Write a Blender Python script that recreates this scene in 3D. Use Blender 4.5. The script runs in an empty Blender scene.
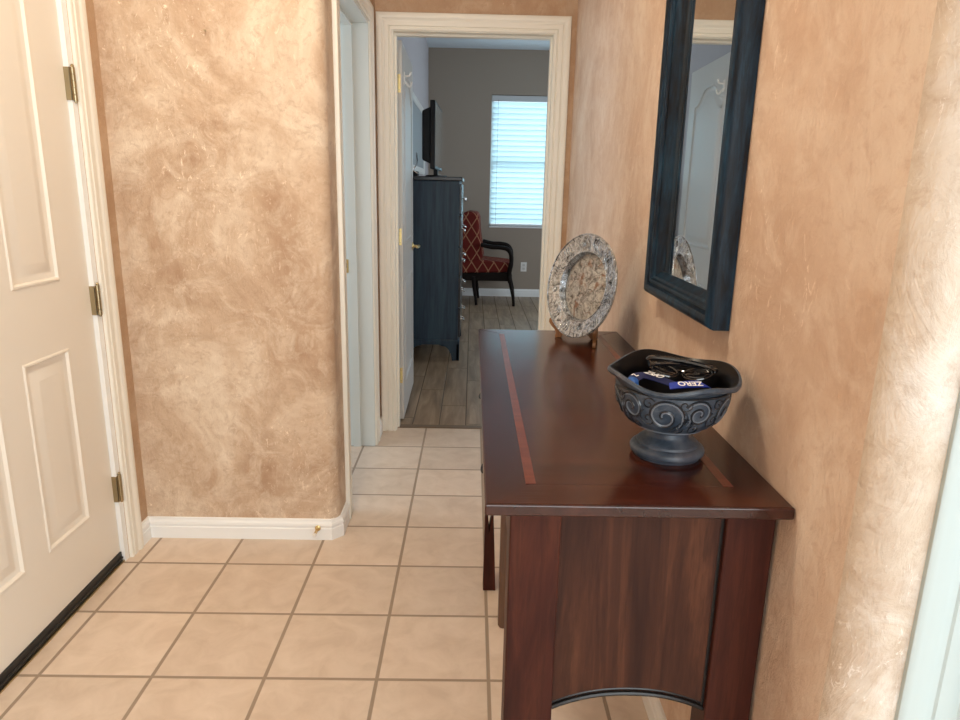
import bpy, bmesh, math, random
from mathutils import Vector, Matrix
random.seed(7)
PI = math.pi
sc = bpy.context.scene
col = sc.collection

# ------------------------------------------------------------------ camera
cd = bpy.data.cameras.new('camera')
cam = bpy.data.objects.new('camera', cd)
col.objects.link(cam)
F_PX = 685.5
cd.sensor_width = 36.0
cd.lens = F_PX / 960.0 * 36.0
cd.clip_start = 0.02
yaw, pit, rol = 0.014555, 0.24412, -0.021222
Fv = Vector((math.sin(yaw)*math.cos(pit), math.cos(yaw)*math.cos(pit), -math.sin(pit)))
Rv = Vector((math.cos(yaw), -math.sin(yaw), 0.0))
Dv = Fv.cross(Rv)
R2 = Rv*math.cos(rol) + Dv*math.sin(rol)
D2 = -Rv*math.sin(rol) + Dv*math.cos(rol)
mat = Matrix((R2, -D2, -Fv)).transposed().to_4x4()
mat.translation = Vector((0, 0, 1.31))
cam.matrix_world = mat
sc.camera = cam

# ------------------------------------------------------------------ world, lights, exposure
wd = bpy.data.worlds.new('world'); sc.world = wd; wd.use_nodes = True
bg = wd.node_tree.nodes['Background']
bg.inputs[0].default_value = (0.72, 0.90, 1.0, 1)
bg.inputs[1].default_value = 1.0

def area(name, loc, rot, sx, sy, power, color):
    l = bpy.data.lights.new(name, 'AREA'); l.shape = 'RECTANGLE'; l.size = sx; l.size_y = sy
    l.energy = power; l.color = color
    o = bpy.data.objects.new(name, l); o.location = loc; o.rotation_euler = rot
    col.objects.link(o); return o
# daylight at the entry window behind the camera, pointing along +Y
area('entry_daylight', (0.75, -2.35, 1.45), (PI/2, 0, 0), 2.3, 1.9, 50, (0.93, 0.98, 1.0))
# daylight of the sidelight window right of the entry, pointing along -X
area('side_daylight', (2.5, -0.7, 1.45), (PI/2, 0, PI/2), 1.6, 1.9, 22, (0.90, 0.97, 1.0))
# added light of an unseen bedroom window, then daylight behind the blind
area('bedroom_added_light', (3.12, 6.3, 1.5), (PI/2, 0, PI/2), 2.2, 1.3, 34, (0.88, 0.94, 1.0))
area('blind_daylight', (0.78, 9.3, 1.75), (-PI/2, 0, 0), 1.7, 1.9, 27, (0.74, 0.93, 1.0))
area('side_room_daylight', (-2.25, 3.0, 1.5), (PI/2, 0, -PI/2), 0.9, 1.3, 14, (0.82, 0.92, 1.0))

sc.view_settings.view_transform = 'Standard'
sc.view_settings.look = 'None'
sc.view_settings.exposure = 0.55
sc.view_settings.gamma = 1.0
sc.view_settings.use_curve_mapping = False
sc.cycles.max_bounces = 10
sc.cycles.diffuse_bounces = 6
sc.cycles.glossy_bounces = 5
sc.cycles.sample_clamp_indirect = 6.0

# ------------------------------------------------------------------ object helpers
def tag(o, label=None, cat=None, group=None, kind=None):
    if label: o['label'] = label
    if cat: o['category'] = cat
    if group: o['group'] = group
    if kind: o['kind'] = kind
    return o

def thing(name, label, cat, loc=(0, 0, 0), rz=0.0, group=None, kind=None):
    o = bpy.data.objects.new(name, None); o.empty_display_size = 0.05
    o.location = loc; o.rotation_euler = (0, 0, rz)
    col.objects.link(o)
    return tag(o, label, cat, group, kind)

def link_bm(name, bm, m, parent=None, smooth=False, bevel=0.0, seg=2):
    bmesh.ops.recalc_face_normals(bm, faces=bm.faces[:])
    me = bpy.data.meshes.new(name)
    bm.to_mesh(me); bm.free()
    ms = m if isinstance(m, (list, tuple)) else [m]
    for x in ms: me.materials.append(x)
    if smooth:
        me.shade_smooth()
        try: me.set_sharp_from_angle(angle=math.radians(38))
        except Exception: pass
    o = bpy.data.objects.new(name, me); col.objects.link(o)
    if parent is not None: o.parent = parent
    if bevel > 0:
        b = o.modifiers.new('bevel', 'BEVEL'); b.width = bevel; b.segments = seg
        b.limit_method = 'ANGLE'; b.angle_limit = math.radians(40)
    return o

def box(bm, x0, x1, y0, y1, z0, z1, mi=0):
    vs = [bm.verts.new(p) for p in [(x0,y0,z0),(x1,y0,z0),(x1,y1,z0),(x0,y1,z0),(x0,y0,z1),(x1,y0,z1),(x1,y1,z1),(x0,y1,z1)]]
    for f in [(0,3,2,1),(4,5,6,7),(0,1,5,4),(1,2,6,5),(2,3,7,6),(3,0,4,7)]:
        fc = bm.faces.new([vs[i] for i in f]); fc.material_index = mi
    return vs

def prism(bm, pts, f, mi=0):
    """closed solid between two copies of a 2-D outline; f(u, v, side) -> 3-D"""
    a = [bm.verts.new(f(u, v, 0)) for u, v in pts]
    b = [bm.verts.new(f(u, v, 1)) for u, v in pts]
    n = len(pts)
    fs = [bm.faces.new(a[::-1]), bm.faces.new(b)]
    for i in range(n):
        fs.append(bm.faces.new((a[i], a[(i+1) % n], b[(i+1) % n], b[i])))
    for x in fs: x.material_index = mi

def lathe(bm, prof, seg=48, c=(0, 0, 0), mi=0, rfun=None, zfun=None):
    rings = []
    for r, z in prof:
        if r < 1e-6:
            rings.append([bm.verts.new((c[0], c[1], c[2]+z))]); continue
        rings.append([bm.verts.new((c[0]+r*math.cos(2*PI*k/seg), c[1]+r*math.sin(2*PI*k/seg), c[2]+z)) for k in range(seg)])
    for a, b in zip(rings, rings[1:]):
        for k in range(seg):
            k2 = (k+1) % seg
            if len(a) == 1 and len(b) == 1: continue
            if len(a) == 1: f = bm.faces.new((a[0], b[k2], b[k]))
            elif len(b) == 1: f = bm.faces.new((a[k], a[k2], b[0]))
            else: f = bm.faces.new((a[k], a[k2], b[k2], b[k]))
            f.material_index = mi

def tube(bm, pts, r, seg=10, mi=0, cap=True, flat=1.0):
    pts = [Vector(p) for p in pts]
    n = len(pts); rs = r if isinstance(r, (list, tuple)) else [r]*n
    rings = []; up = None
    for i, p in enumerate(pts):
        t = (pts[min(i+1, n-1)] - pts[max(i-1, 0)]).normalized()
        if up is None:
            up = Vector((0, 0, 1)) if abs(t.z) < 0.9 else Vector((1, 0, 0))
        s = t.cross(up).normalized(); up = s.cross(t).normalized()
        rings.append([bm.verts.new(p + s*math.cos(2*PI*k/seg)*rs[i] + up*math.sin(2*PI*k/seg)*rs[i]*flat) for k in range(seg)])
    for a, b in zip(rings, rings[1:]):
        for k in range(seg):
            f = bm.faces.new((a[k], a[(k+1) % seg], b[(k+1) % seg], b[k])); f.material_index = mi
    if cap:
        for q in (rings[0][::-1], rings[-1]):
            f = bm.faces.new(q); f.material_index = mi

def smoothpath(pts, n=8):
    """Catmull-Rom through the points"""
    P = [Vector(p) for p in pts]; out = []
    for i in range(len(P)-1):
        p0 = P[max(i-1, 0)]; p1 = P[i]; p2 = P[i+1]; p3 = P[min(i+2, len(P)-1)]
        for k in range(n):
            t = k/n
            out.append(0.5*((2*p1)+(p2-p0)*t+(2*p0-5*p1+4*p2-p3)*t*t+(3*p1-p0-3*p2+p3)*t**3))
    out.append(P[-1]); return out

def offset_poly(pts, d, closed=True):
    """offset to the left of travel by d, mitred"""
    n = len(pts); out = []
    for i in range(n):
        p = Vector(pts[i])
        a = Vector(pts[(i-1) % n]) if (closed or i > 0) else None
        b = Vector(pts[(i+1) % n]) if (closed or i < n-1) else None
        na = nb = None
        if a is not None:
            t = (p-a).normalized(); na = Vector((-t.y, t.x))
        if b is not None:
            t = (b-p).normalized(); nb = Vector((-t.y, t.x))
        if na is None: m = nb
        elif nb is None: m = na
        else:
            m = na+nb; m = m / max(0.2, m.length_squared) * 2
        out.append(p + m*d)
    return out

def sweep(bm, pts, prof, f, closed=True, fill=False, mi=0):
    """profile [(offset, height)] swept round a 2-D outline; f(u, v, h) -> 3-D"""
    loops = []
    for d, h in prof:
        loops.append([bm.verts.new(f(p.x, p.y, h)) for p in offset_poly(pts, d, closed)])
    n = len(pts)
    for a, b in zip(loops, loops[1:]):
        for i in range(n if closed else n-1):
            j = (i+1) % n
            fc = bm.faces.new((a[i], a[j], b[j], b[i])); fc.material_index = mi
    if not closed:
        for i in (0, n-1):
            try:
                fc = bm.faces.new([l[i] for l in loops]); fc.material_index = mi
            except Exception: pass
    if fill:
        fc = bm.faces.new(loops[-1]); fc.material_index = mi

# ------------------------------------------------------------------ materials
def new_mat(name, color=(0.8, 0.8, 0.8), rough=0.5, metal=0.0, coat=0.0, spec=None, coat_rough=0.1):
    m = bpy.data.materials.new(name); m.use_nodes = True
    b = m.node_tree.nodes['Principled BSDF']
    b.inputs['Base Color'].default_value = (*color, 1)
    b.inputs['Roughness'].default_value = rough
    b.inputs['Metallic'].default_value = metal
    b.inputs['Coat Weight'].default_value = coat
    b.inputs['Coat Roughness'].default_value = coat_rough
    if spec is not None: b.inputs['Specular IOR Level'].default_value = spec
    return m

class NT:
    def __init__(s, m): s.m = m; s.t = m.node_tree; s.b = s.t.nodes['Principled BSDF']
    def n(s, typ, **kw):
        x = s.t.nodes.new(typ)
        for k, v in kw.items():
            if k in x.inputs.keys(): x.inputs[k].default_value = v
            else: setattr(x, k, v)
        return x
    def l(s, a, b): s.t.links.new(a, b)
    def coord(s, scale=(1, 1, 1), rot=(0, 0, 0)):
        tc = s.n('ShaderNodeTexCoord'); mp = s.n('ShaderNodeMapping')
        mp.inputs['Scale'].default_value = scale; mp.inputs['Rotation'].default_value = rot
        s.l(tc.outputs['Object'], mp.inputs['Vector']); return mp.outputs['Vector']
    def noise(s, vec, scale, detail=4, rough=0.55, dist=0.0):
        x = s.n('ShaderNodeTexNoise', Scale=scale, Detail=detail, Roughness=rough, Distortion=dist)
        s.l(vec, x.inputs['Vector']); return x.outputs['Fac']
    def ramp(s, fac, stops):
        r = s.n('ShaderNodeValToRGB'); e = r.color_ramp.elements
        while len(e) < len(stops): e.new(0.5)
        for i, (p, c) in enumerate(stops):
            e[i].position = p; e[i].color = (*c, 1)
        s.l(fac, r.inputs['Fac']); return r.outputs['Color']
    def mix(s, fac, a, b, mode='MIX'):
        x = s.n('ShaderNodeMix'); x.data_type = 'RGBA'; x.blend_type = mode
        for k, v in ((0, fac), (6, a), (7, b)):
            if hasattr(v, 'is_linked') or hasattr(v, 'links'): s.l(v, x.inputs[k])
            elif isinstance(v, (int, float)): x.inputs[k].default_value = v
            else: x.inputs[k].default_value = (*v, 1)
        return x.outputs[2]
    def math(s, op, a, b=0.0, c=None):
        x = s.n('ShaderNodeMath', operation=op)
        for i, v in enumerate((a, b) if c is None else (a, b, c)):
            if isinstance(v, (int, float)): x.inputs[i].default_value = v
            else: s.l(v, x.inputs[i])
        return x.outputs[0]
    def sep(s, vec):
        x = s.n('ShaderNodeSeparateXYZ'); s.l(vec, x.inputs[0]); return x.outputs
    def bump(s, h, strength=0.3, dist=0.01):
        x = s.n('ShaderNodeBump'); x.inputs['Strength'].default_value = strength; x.inputs['Distance'].default_value = dist
        s.l(h, x.inputs['Height']); s.l(x.outputs[0], s.b.inputs['Normal'])
    def base(s, c): s.l(c, s.b.inputs['Base Color'])
    def rough(s, c): s.l(c, s.b.inputs['Roughness'])

def plaster(name, dark, mid, light, streak=1.0, seedrot=(0, 0, 0)):
    m = new_mat(name, mid, 0.5, spec=0.35); t = NT(m)
    v = t.coord(rot=seedrot)
    n1 = t.noise(v, 2.1, 7, 0.66, 0.9)
    c = t.ramp(n1, [(0.30, dark), (0.50, mid), (0.68, light)])
    n2 = t.noise(v, 7.0, 8, 0.68, 1.2)
    c = t.mix(t.ramp(n2, [(0.48, (0, 0, 0)), (0.72, (0.75, 0.75, 0.75))]), c, light)
    n3 = t.noise(v, 34, 8, 0.75, 0.6)
    c = t.mix(t.ramp(n3, [(0.32, (0.55, 0.55, 0.55)), (0.5, (0, 0, 0))]), c, dark)
    # scratchy light skips left by the trowel
    v2 = t.coord(scale=(1, 1, 0.45), rot=seedrot)
    n4 = t.noise(v2, 34, 8, 0.75, 2.2)
    n5 = t.noise(v, 2.6, 3, 0.6, 0.5)
    msk = t.math('MULTIPLY', t.ramp(n4, [(0.585, (0, 0, 0)), (0.63, (1, 1, 1))]), t.ramp(n5, [(0.44, (0, 0, 0)), (0.64, (0.8, 0.8, 0.8))]))
    lt = tuple(min(1, x*1.16+0.02) for x in light)
    c = t.mix(msk, c, lt)
    t.base(c)
    h = t.math('ADD', t.math('MULTIPLY', n2, 0.8*streak), t.math('MULTIPLY', n4, 0.55))
    t.bump(h, 0.55, 0.012)
    t.rough(t.ramp(n3, [(0.3, (0.42, 0.42, 0.42)), (0.7, (0.62, 0.62, 0.62))]))
    return m

def wood(name, dark, mid, light, rough=0.35, coat=0.4, axis='z', scale=1.0, coat_rough=0.12):
    m = new_mat(name, mid, rough, coat=coat, coat_rough=coat_rough); t = NT(m)
    sx = {'z': (9, 9, 0.8), 'x': (0.8, 9, 9), 'y': (9, 0.8, 9)}[axis]
    v = t.coord(scale=tuple(a*scale for a in sx))
    n1 = t.noise(v, 1.5, 6, 0.62, 1.3)
    n2 = t.noise(v, 9.0, 4, 0.7, 0.3)
    c = t.ramp(n1, [(0.30, dark), (0.5, mid), (0.70, light)])
    c = t.mix(t.ramp(n2, [(0.35, (0.55, 0.55, 0.55)), (0.55, (0, 0, 0))]), c, dark)
    t.base(c); t.bump(n2, 0.08, 0.002)
    return m

M_wall = plaster('tan_plaster', (0.42, 0.265, 0.165), (0.61, 0.455, 0.325), (0.82, 0.71, 0.57))
M_wall_r = plaster('peach_plaster', (0.56, 0.385, 0.275), (0.68, 0.52, 0.405), (0.80, 0.68, 0.57), 1.0, (0.4, 1.1, 0.2))
M_wall_f = plaster('shaded_brown_plaster', (0.44, 0.27, 0.165), (0.52, 0.35, 0.225), (0.62, 0.46, 0.325), 0.6, (1.4, 0.3, 0.9))  # darker plaster: shade of walls turned from the light, put into the colour
M_wall_p = plaster('daylit_plaster', (0.46, 0.33, 0.23), (0.66, 0.57, 0.47), (0.80, 0.765, 0.72), 2.2, (0.1, 0.7, 2.0))  # paler plaster: daylight on the wall end and return, painted in
M_taupe = new_mat('taupe_wall', (0.32, 0.27, 0.22), 0.8)
M_bedceil = new_mat('blue_lit_ceiling', (0.72, 0.82, 0.90), 0.8)  # blue of the window light mixed into the ceiling colour
M_ceil = new_mat('hall_ceiling_paint', (0.82, 0.78, 0.70), 0.8)
M_sidewall = new_mat('side_room_paint', (0.52, 0.56, 0.62), 0.8)
M_trim = new_mat('trim_paint', (0.84, 0.82, 0.74), 0.35)
M_base = new_mat('baseboard_paint', (0.86, 0.88, 0.88), 0.4)
M_door = new_mat('cream_door_paint', (0.79, 0.745, 0.665), 0.36)
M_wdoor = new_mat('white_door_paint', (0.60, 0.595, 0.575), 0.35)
M_black = new_mat('black_rubber', (0.012, 0.012, 0.012), 0.5)
M_brass = new_mat('brass', (0.72, 0.55, 0.25), 0.28, 1.0)
M_obrass = new_mat('antique_brass', (0.42, 0.35, 0.22), 0.32, 1.0)
M_steel = new_mat('satin_metal', (0.75, 0.75, 0.74), 0.25, 1.0)
M_glass_bk = new_mat('screen_glass', (0.015, 0.018, 0.02), 0.06, coat=1.0)
M_blackpl = new_mat('black_plastic', (0.006, 0.006, 0.007), 0.4, spec=0.2)
M_shades = new_mat('glossy_black_plastic', (0.008, 0.008, 0.010), 0.12, coat=0.6)
M_white = new_mat('white_plastic', (0.8, 0.8, 0.78), 0.4)
M_blue = new_mat('royal_blue_webbing', (0.008, 0.035, 0.34), 0.5)
M_navy = new_mat('navy_webbing', (0.006, 0.012, 0.075), 0.5)
M_letters = new_mat('white_print', (0.85, 0.85, 0.85), 0.5)
M_mirror = new_mat('mirror_glass', (0.80, 0.83, 0.82), 0.012, 1.0)
M_sill = new_mat('white_vinyl', (0.8, 0.82, 0.83), 0.5)

# tile floors
def tile_mat(name, px, py, ox, oy, gw, tile_cols, grout, rough=0.35, stagger=False, bumpd=0.002, nscale=7.0, strmap=(1, 1, 1)):
    m = new_mat(name, tile_cols[1], rough); t = NT(m)
    tc = t.n('ShaderNodeTexCoord'); o = t.sep(tc.outputs['Object'])
    u = t.math('DIVIDE', t.math('SUBTRACT', o[0], ox), px)
    ui = t.math('FLOOR', u)
    vy = t.math('DIVIDE', t.math('SUBTRACT', o[1], oy), py)
    if stagger:
        vy = t.math('ADD', vy, t.math('MULTIPLY', ui, 0.37))
    vi = t.math('FLOOR', vy)
    fu = t.math('SUBTRACT', u, ui); fv = t.math('SUBTRACT', vy, vi)
    du = t.math('MULTIPLY', t.math('MINIMUM', fu, t.math('SUBTRACT', 1.0, fu)), px)
    dv = t.math('MULTIPLY', t.math('MINIMUM', fv, t.math('SUBTRACT', 1.0, fv)), py)
    d = t.math('MINIMUM', du, dv)
    mask = t.n('ShaderNodeMapRange'); mask.inputs['From Min'].default_value = gw*0.42; mask.inputs['From Max'].default_value = gw*0.62
    t.l(d, mask.inputs['Value']); mk = mask.outputs[0]
    # per-tile random shade
    wn = t.n('ShaderNodeTexWhiteNoise'); wn.noise_dimensions = '2D'
    cb = t.n('ShaderNodeCombineXYZ'); t.l(ui, cb.inputs[0]); t.l(vi, cb.inputs[1]); t.l(cb.outputs[0], wn.inputs['Vector'])
    off = t.n('ShaderNodeVectorMath', operation='MULTIPLY_ADD')
    t.l(cb.outputs[0], off.inputs[0]); off.inputs[1].default_value = (3.1, 5.7, 0); 
    mp = t.n('ShaderNodeMapping'); mp.inputs['Scale'].default_value = strmap
    t.l(tc.outputs['Object'], mp.inputs['Vector']); t.l(mp.outputs[0], off.inputs[2])
    n1 = t.noise(off.outputs[0], nscale, 6, 0.6, 0.6)
    c = t.ramp(n1, [(0.33, tile_cols[0]), (0.5, tile_cols[1]), (0.68, tile_cols[2])])
    br = t.math('MULTIPLY_ADD', wn.outputs['Value'], 0.12, 0.94)
    hsv = t.n('ShaderNodeHueSaturation'); t.l(br, hsv.inputs['Value']); t.l(c, hsv.inputs['Color'])
    c = t.mix(mk, grout, hsv.outputs[0])
    t.base(c)
    n2 = t.noise(mp.outputs[0], 60, 3, 0.6)
    t.bump(t.math('ADD', mk, t.math('MULTIPLY', n1, 0.5)), 0.5, bumpd)
    t.rough(t.mix(mk, (0.8, 0.8, 0.8), (rough, rough, rough)))
    return m
M_tile = tile_mat('beige_floor_tile', 0.3067, 0.2912, -0.241, 1.615, 0.0095,
                  [(0.61, 0.49, 0.388), (0.67, 0.55, 0.445), (0.72, 0.60, 0.495)], (0.33, 0.255, 0.19), 0.36, nscale=11.0)
M_plank = tile_mat('brown_wood_look_tile', 0.152, 0.92, -0.02, 3.73, 0.006,
                   [(0.17, 0.115, 0.072), (0.27, 0.19, 0.12), (0.38, 0.28, 0.19)], (0.11, 0.08, 0.055), 0.38, True, 0.001, 3.0, (7, 0.7, 1))

# ------------------------------------------------------------------ room shell
XL, XR = -1.212, 0.488            # door wall, console wall
YJ, YF, YB = 2.39, 3.61, 8.63    # jutting wall, hall end wall, bedroom end wall
HC, BC = 2.75, 2.90
DTH = 0.12

def struct(name, bm, m, label, cat, parent=None, **kw):
    o = link_bm(name, bm, m, parent, **kw)
    if parent is None: tag(o, label, cat, None, 'structure')
    return o

bm = bmesh.new(); box(bm, -2.4, 2.72, -2.5, 3.685, -0.1, 0.0)
struct('floor', bm, M_tile, 'beige square ceramic tile floor of the entry hall', 'floor')
bm = bmesh.new(); box(bm, -2.4, 3.3, 3.685, 8.75, -0.1, 0.0)
struct('floor_bedroom', bm, M_plank, 'brown wood-look plank tile floor beyond the far doorway', 'floor')
bm = bmesh.new(); box(bm, -0.40, 0.372, 3.655, 3.70, 0.0, 0.004)
struct('trim_1', bm, new_mat('threshold_strip', (0.16, 0.11, 0.07), 0.5), 'thin brown floor strip where the beige tile meets the plank floor', 'threshold')
bm = bmesh.new(); box(bm, -2.4, 2.72, -2.5, 3.61, HC, HC+0.1)
struct('ceiling', bm, M_ceil, 'flat ceiling over the entry hall', 'ceiling')
bm = bmesh.new(); box(bm, -0.67, 3.3, 3.73, 8.75, BC, BC+0.1)
struct('ceiling_bedroom', bm, M_bedceil, 'ceiling with blue window light put into its colour, seen through the far doorway', 'ceiling')

# door wall on the left (opening for the cream door)
D1a, D1b, D1h = 1.325, 2.232, 2.05
bm = bmesh.new()
box(bm, XL-DTH, XL, -2.5, D1a, 0, HC); box(bm, XL-DTH, XL, D1b, YJ, 0, HC); box(bm, XL-DTH, XL, D1a, D1b, D1h, HC)
bmesh.ops.remove_doubles(bm, verts=bm.verts[:], dist=1e-5)
struct('wall_left', bm, M_wall_f, 'plastered wall with shade put into its brown colour around the cream panelled door', 'wall')

# jutting wall with rounded corner and side doorway
SD0, SD1, SDH = 2.615, 3.385, 2.045
R = 0.042; XS = -0.49
def arc(cx, cy, r, a0, a1, n=8): return [(cx+r*math.cos(a0+(a1-a0)*k/n), cy+r*math.sin(a0+(a1-a0)*k/n)) for k in range(n+1)]
bm = bmesh.new()
outer = [(XL-DTH, YJ)] + arc(XS-R, YJ+R, R, -PI/2, 0, 10) + [(XS, SD0), (XS-0.135, SD0), (XS-0.135, YJ+0.12), (XL-DTH, YJ+0.12)]
prism(bm, outer, lambda u, v, s: (u, v, HC*s))
struct('wall_corner', bm, M_wall, 'mottled tan plaster wall with rounded corner between the two doors', 'wall', smooth=True)
bm = bmesh.new()
box(bm, XS-0.135, XS, SD0, SD1, SDH, HC); box(bm, XS-0.135, XS, SD1, YF, 0, HC)
struct('wall_side', bm, M_wall_f, 'narrow strip of plastered wall around the side doorway', 'wall')

# hall end wall with bedroom doorway
BD0, BD1, BDH = -0.402, 0.378, 2.045
bm = bmesh.new()
box(bm, -0.67, BD0-0.018, YF, YF+DTH, 0, BC); box(bm, BD1+0.018, 3.3, YF, YF+DTH, 0, BC); box(bm, BD0-0.018, BD1+0.018, YF, YF+DTH, BDH+0.018, BC)
o = struct('wall_far', bm, [M_wall_f, M_taupe], 'brown plastered end wall of the hall around the bedroom doorway', 'wall')
for p in o.data.polygons:
    if p.center.y > YF+DTH-1e-3: p.material_index = 1

# console wall, its rounded end and the return wall beside the camera
RR = 0.047; YE = 0.745
bm = bmesh.new()
pts = [(XR, YF), (XR, 0.792)] + arc(XR+RR, YE+RR, RR, PI, 1.5*PI, 10) + [(2.6, YE), (2.6, YE+0.12), (XR+0.14, YE+0.12), (XR+0.14, YF)]
prism(bm, pts, lambda u, v, s: (u, v, HC*s))
o = struct('wall_right', bm, [M_wall_r, M_wall_p], 'peach plastered wall behind the dark wood console, with daylight put into the colour of its rounded end', 'wall', smooth=True)
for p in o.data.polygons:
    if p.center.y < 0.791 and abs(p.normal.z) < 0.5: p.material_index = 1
# entry walls behind the camera
bm = bmesh.new()
box(bm, 2.6, 2.72, -2.5, YE+0.12, 0, 0.45); box(bm, 2.6, 2.72, -2.5, YE+0.12, 2.4, HC)
box(bm, 2.6, 2.72, -2.5, -1.5, 0.45, 2.4); box(bm, 2.6, 2.72, 0.1, YE+0.12, 0.45, 2.4)
struct('wall_entry', bm, M_wall_r, 'entry wall with a window on the right', 'wall')
bm = bmesh.new()
box(bm, -1.34, -0.45, -2.62, -2.5, 0, HC); box(bm, 1.95, 2.72, -2.62, -2.5, 0, HC)
box(bm, -0.45, 1.95, -2.62, -2.5, 0, 0.45); box(bm, -0.45, 1.95, -2.62, -2.5, 2.45, HC)
struct('wall_back', bm, M_wall_r, 'wall behind the viewpoint with a wide window', 'wall')

# side room
bm = bmesh.new()
box(bm, -2.4, -0.625, 3.55, 3.61, 0, HC); box(bm, -2.4, -2.3, 2.51, 3.55, 0, HC)
struct('wall_side_room', bm, M_sidewall, 'pale blue-grey wall inside the side room', 'wall')
# bedroom
bm = bmesh.new(); box(bm, -0.67, -0.55, YF+DTH, YB+0.12, 0, BC)
struct('wall_bedroom_left', bm, new_mat('window_lit_wall', (0.42, 0.40, 0.42), 0.8), 'bedroom wall with window light put into its lilac-grey colour, behind the open white door', 'wall')  # lighter than the taupe walls: window light painted into the colour
W1 = (0.20, 1.40, 0.872, 2.40)
bm = bmesh.new()
box(bm, -0.55, W1[0], YB, YB+0.12, 0, BC); box(bm, W1[1], 3.3, YB, YB+0.12, 0, BC)
box(bm, W1[0], W1[1], YB, YB+0.12, 0, W1[2]); box(bm, W1[0], W1[1], YB, YB+0.12, W1[3], BC)
bmesh.ops.remove_doubles(bm, verts=bm.verts[:], dist=1e-5)
struct('wall_bedroom_far', bm, M_taupe, 'taupe bedroom wall with the blinded window', 'wall')
bm = bmesh.new()
box(bm, 3.2, 3.3, YF+DTH, 5.1, 0, BC); box(bm, 3.2, 3.3, 7.5, YB, 0, BC); box(bm, 3.2, 3.3, 5.1, 7.5, 0, 0.8); box(bm, 3.2, 3.3, 5.1, 7.5, 2.2, BC)
struct('wall_bedroom_right', bm, M_taupe, 'bedroom wall out of sight to the right of the doorway', 'wall')

# ------------------------------------------------------------------ casings and jambs
CAS = [(0.0, 0.0), (0.0, 0.010), (0.004, 0.013), (0.010, 0.013), (0.0125, 0.008), (0.0165, 0.008), (0.020, 0.013), (0.038, 0.014),
       (0.0405, 0.009), (0.045, 0.0095), (0.050, 0.013), (0.056, 0.017), (0.070, 0.018), (0.076, 0.016), (0.078, 0.012), (0.078, 0.0)]
def casing(name, u0, u1, h, f, label, m=M_trim):
    bm = bmesh.new()
    sweep(bm, [(u1, 0), (u1, h), (u0, h), (u0, 0)], [(-d, hh) for d, hh in CAS], f, closed=False)
    return struct(name, bm, m, label, 'door trim', smooth=True)
# left door (u = y)
casing('trim_2', D1a-0.004, D1b+0.001, D1h+0.005, lambda u, v, h: (XL+h, u, v), 'white fluted casing round the cream panelled door at left')
# side doorway
casing('trim_3', SD0+0.008, SD1-0.008, SDH-0.008, lambda u, v, h: (XS+h, u, v), 'white casing round the narrow side doorway beside the rounded corner')
casing('trim_4', BD0-0.004, BD1+0.004, BDH+0.004, lambda u, v, h: (u, YF-h, v), 'cream casing round the far bedroom doorway')

def jamb(name, boxes, label, m=M_trim, extra=None):
    t = thing(name, label, 'door jamb', kind='structure')
    bm = bmesh.new()
    for b in boxes: box(bm, *b)
    link_bm('jamb_boards', bm, m, t)
    return t
t = jamb('trim_5', [(XS-0.155, XS+0.002, SD1-0.02, SD1, 0, SDH-0.02), (XS-0.155, XS+0.002, SD0, SD0+0.018, 0, SDH-0.02),
                (XS-0.155, XS+0.002, SD0, SD1, SDH-0.02, SDH),
                (XS-0.108, XS-0.070, SD1-0.032, SD1-0.02, 0, SDH-0.032), (XS-0.108, XS-0.070, SD0+0.018, SD0+0.030, 0, SDH-0.032),
                (XS-0.108, XS-0.070, SD0, SD1, SDH-0.032, SDH-0.02)], 'pale side doorway jamb with door stop strip and brass strike plate',
         new_mat('side_jamb_paint', (0.66, 0.70, 0.68), 0.4))
bm = bmesh.new(); box(bm, XS-0.152, XS-0.112, SD1-0.0225, SD1-0.019, 0.900, 0.965); o = link_bm('strike_plate', bm, M_brass, t, bevel=0.001)
bm = bmesh.new(); box(bm, XS-0.134, XS-0.121, SD1-0.0228, SD1-0.0205, 0.923, 0.948); lathe(bm, [(0, 0.0), (0.003, 0.0)], 8, (XS-0.128, SD1-0.0226, 0.915)); link_bm('latch_hole', bm, M_black, o)
t = jamb('trim_6', [(BD0-0.02, BD0, YF-0.002, YF+DTH+0.01, 0, BDH), (BD1, BD1+0.02, YF-0.002, YF+DTH+0.01, 0, BDH), (BD0-0.02, BD1+0.02, YF-0.002, YF+DTH+0.01, BDH-0.0, BDH+0.02),
                (BD0, BD0+0.011, YF+0.045, YF+0.080, 0, BDH-0.011), (BD1-0.011, BD1, YF+0.045, YF+0.080, 0, BDH-0.011), (BD0, BD1, YF+0.045, YF+0.080, BDH-0.011, BDH)],
         'cream jamb and stop inside the far bedroom doorway')
t = jamb('trim_7', [(XL-DTH, XL-0.001, 2.2065, D1b+0.002, 0, D1h), (XL-DTH, XL+0.004, D1a-0.01, D1a+0.0, 0, D1h), (XL-DTH, XL+0.004, D1a, D1b, D1h, D1h+0.01)],
         'bright white jamb edge beside the cream panelled door', M_base)

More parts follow.
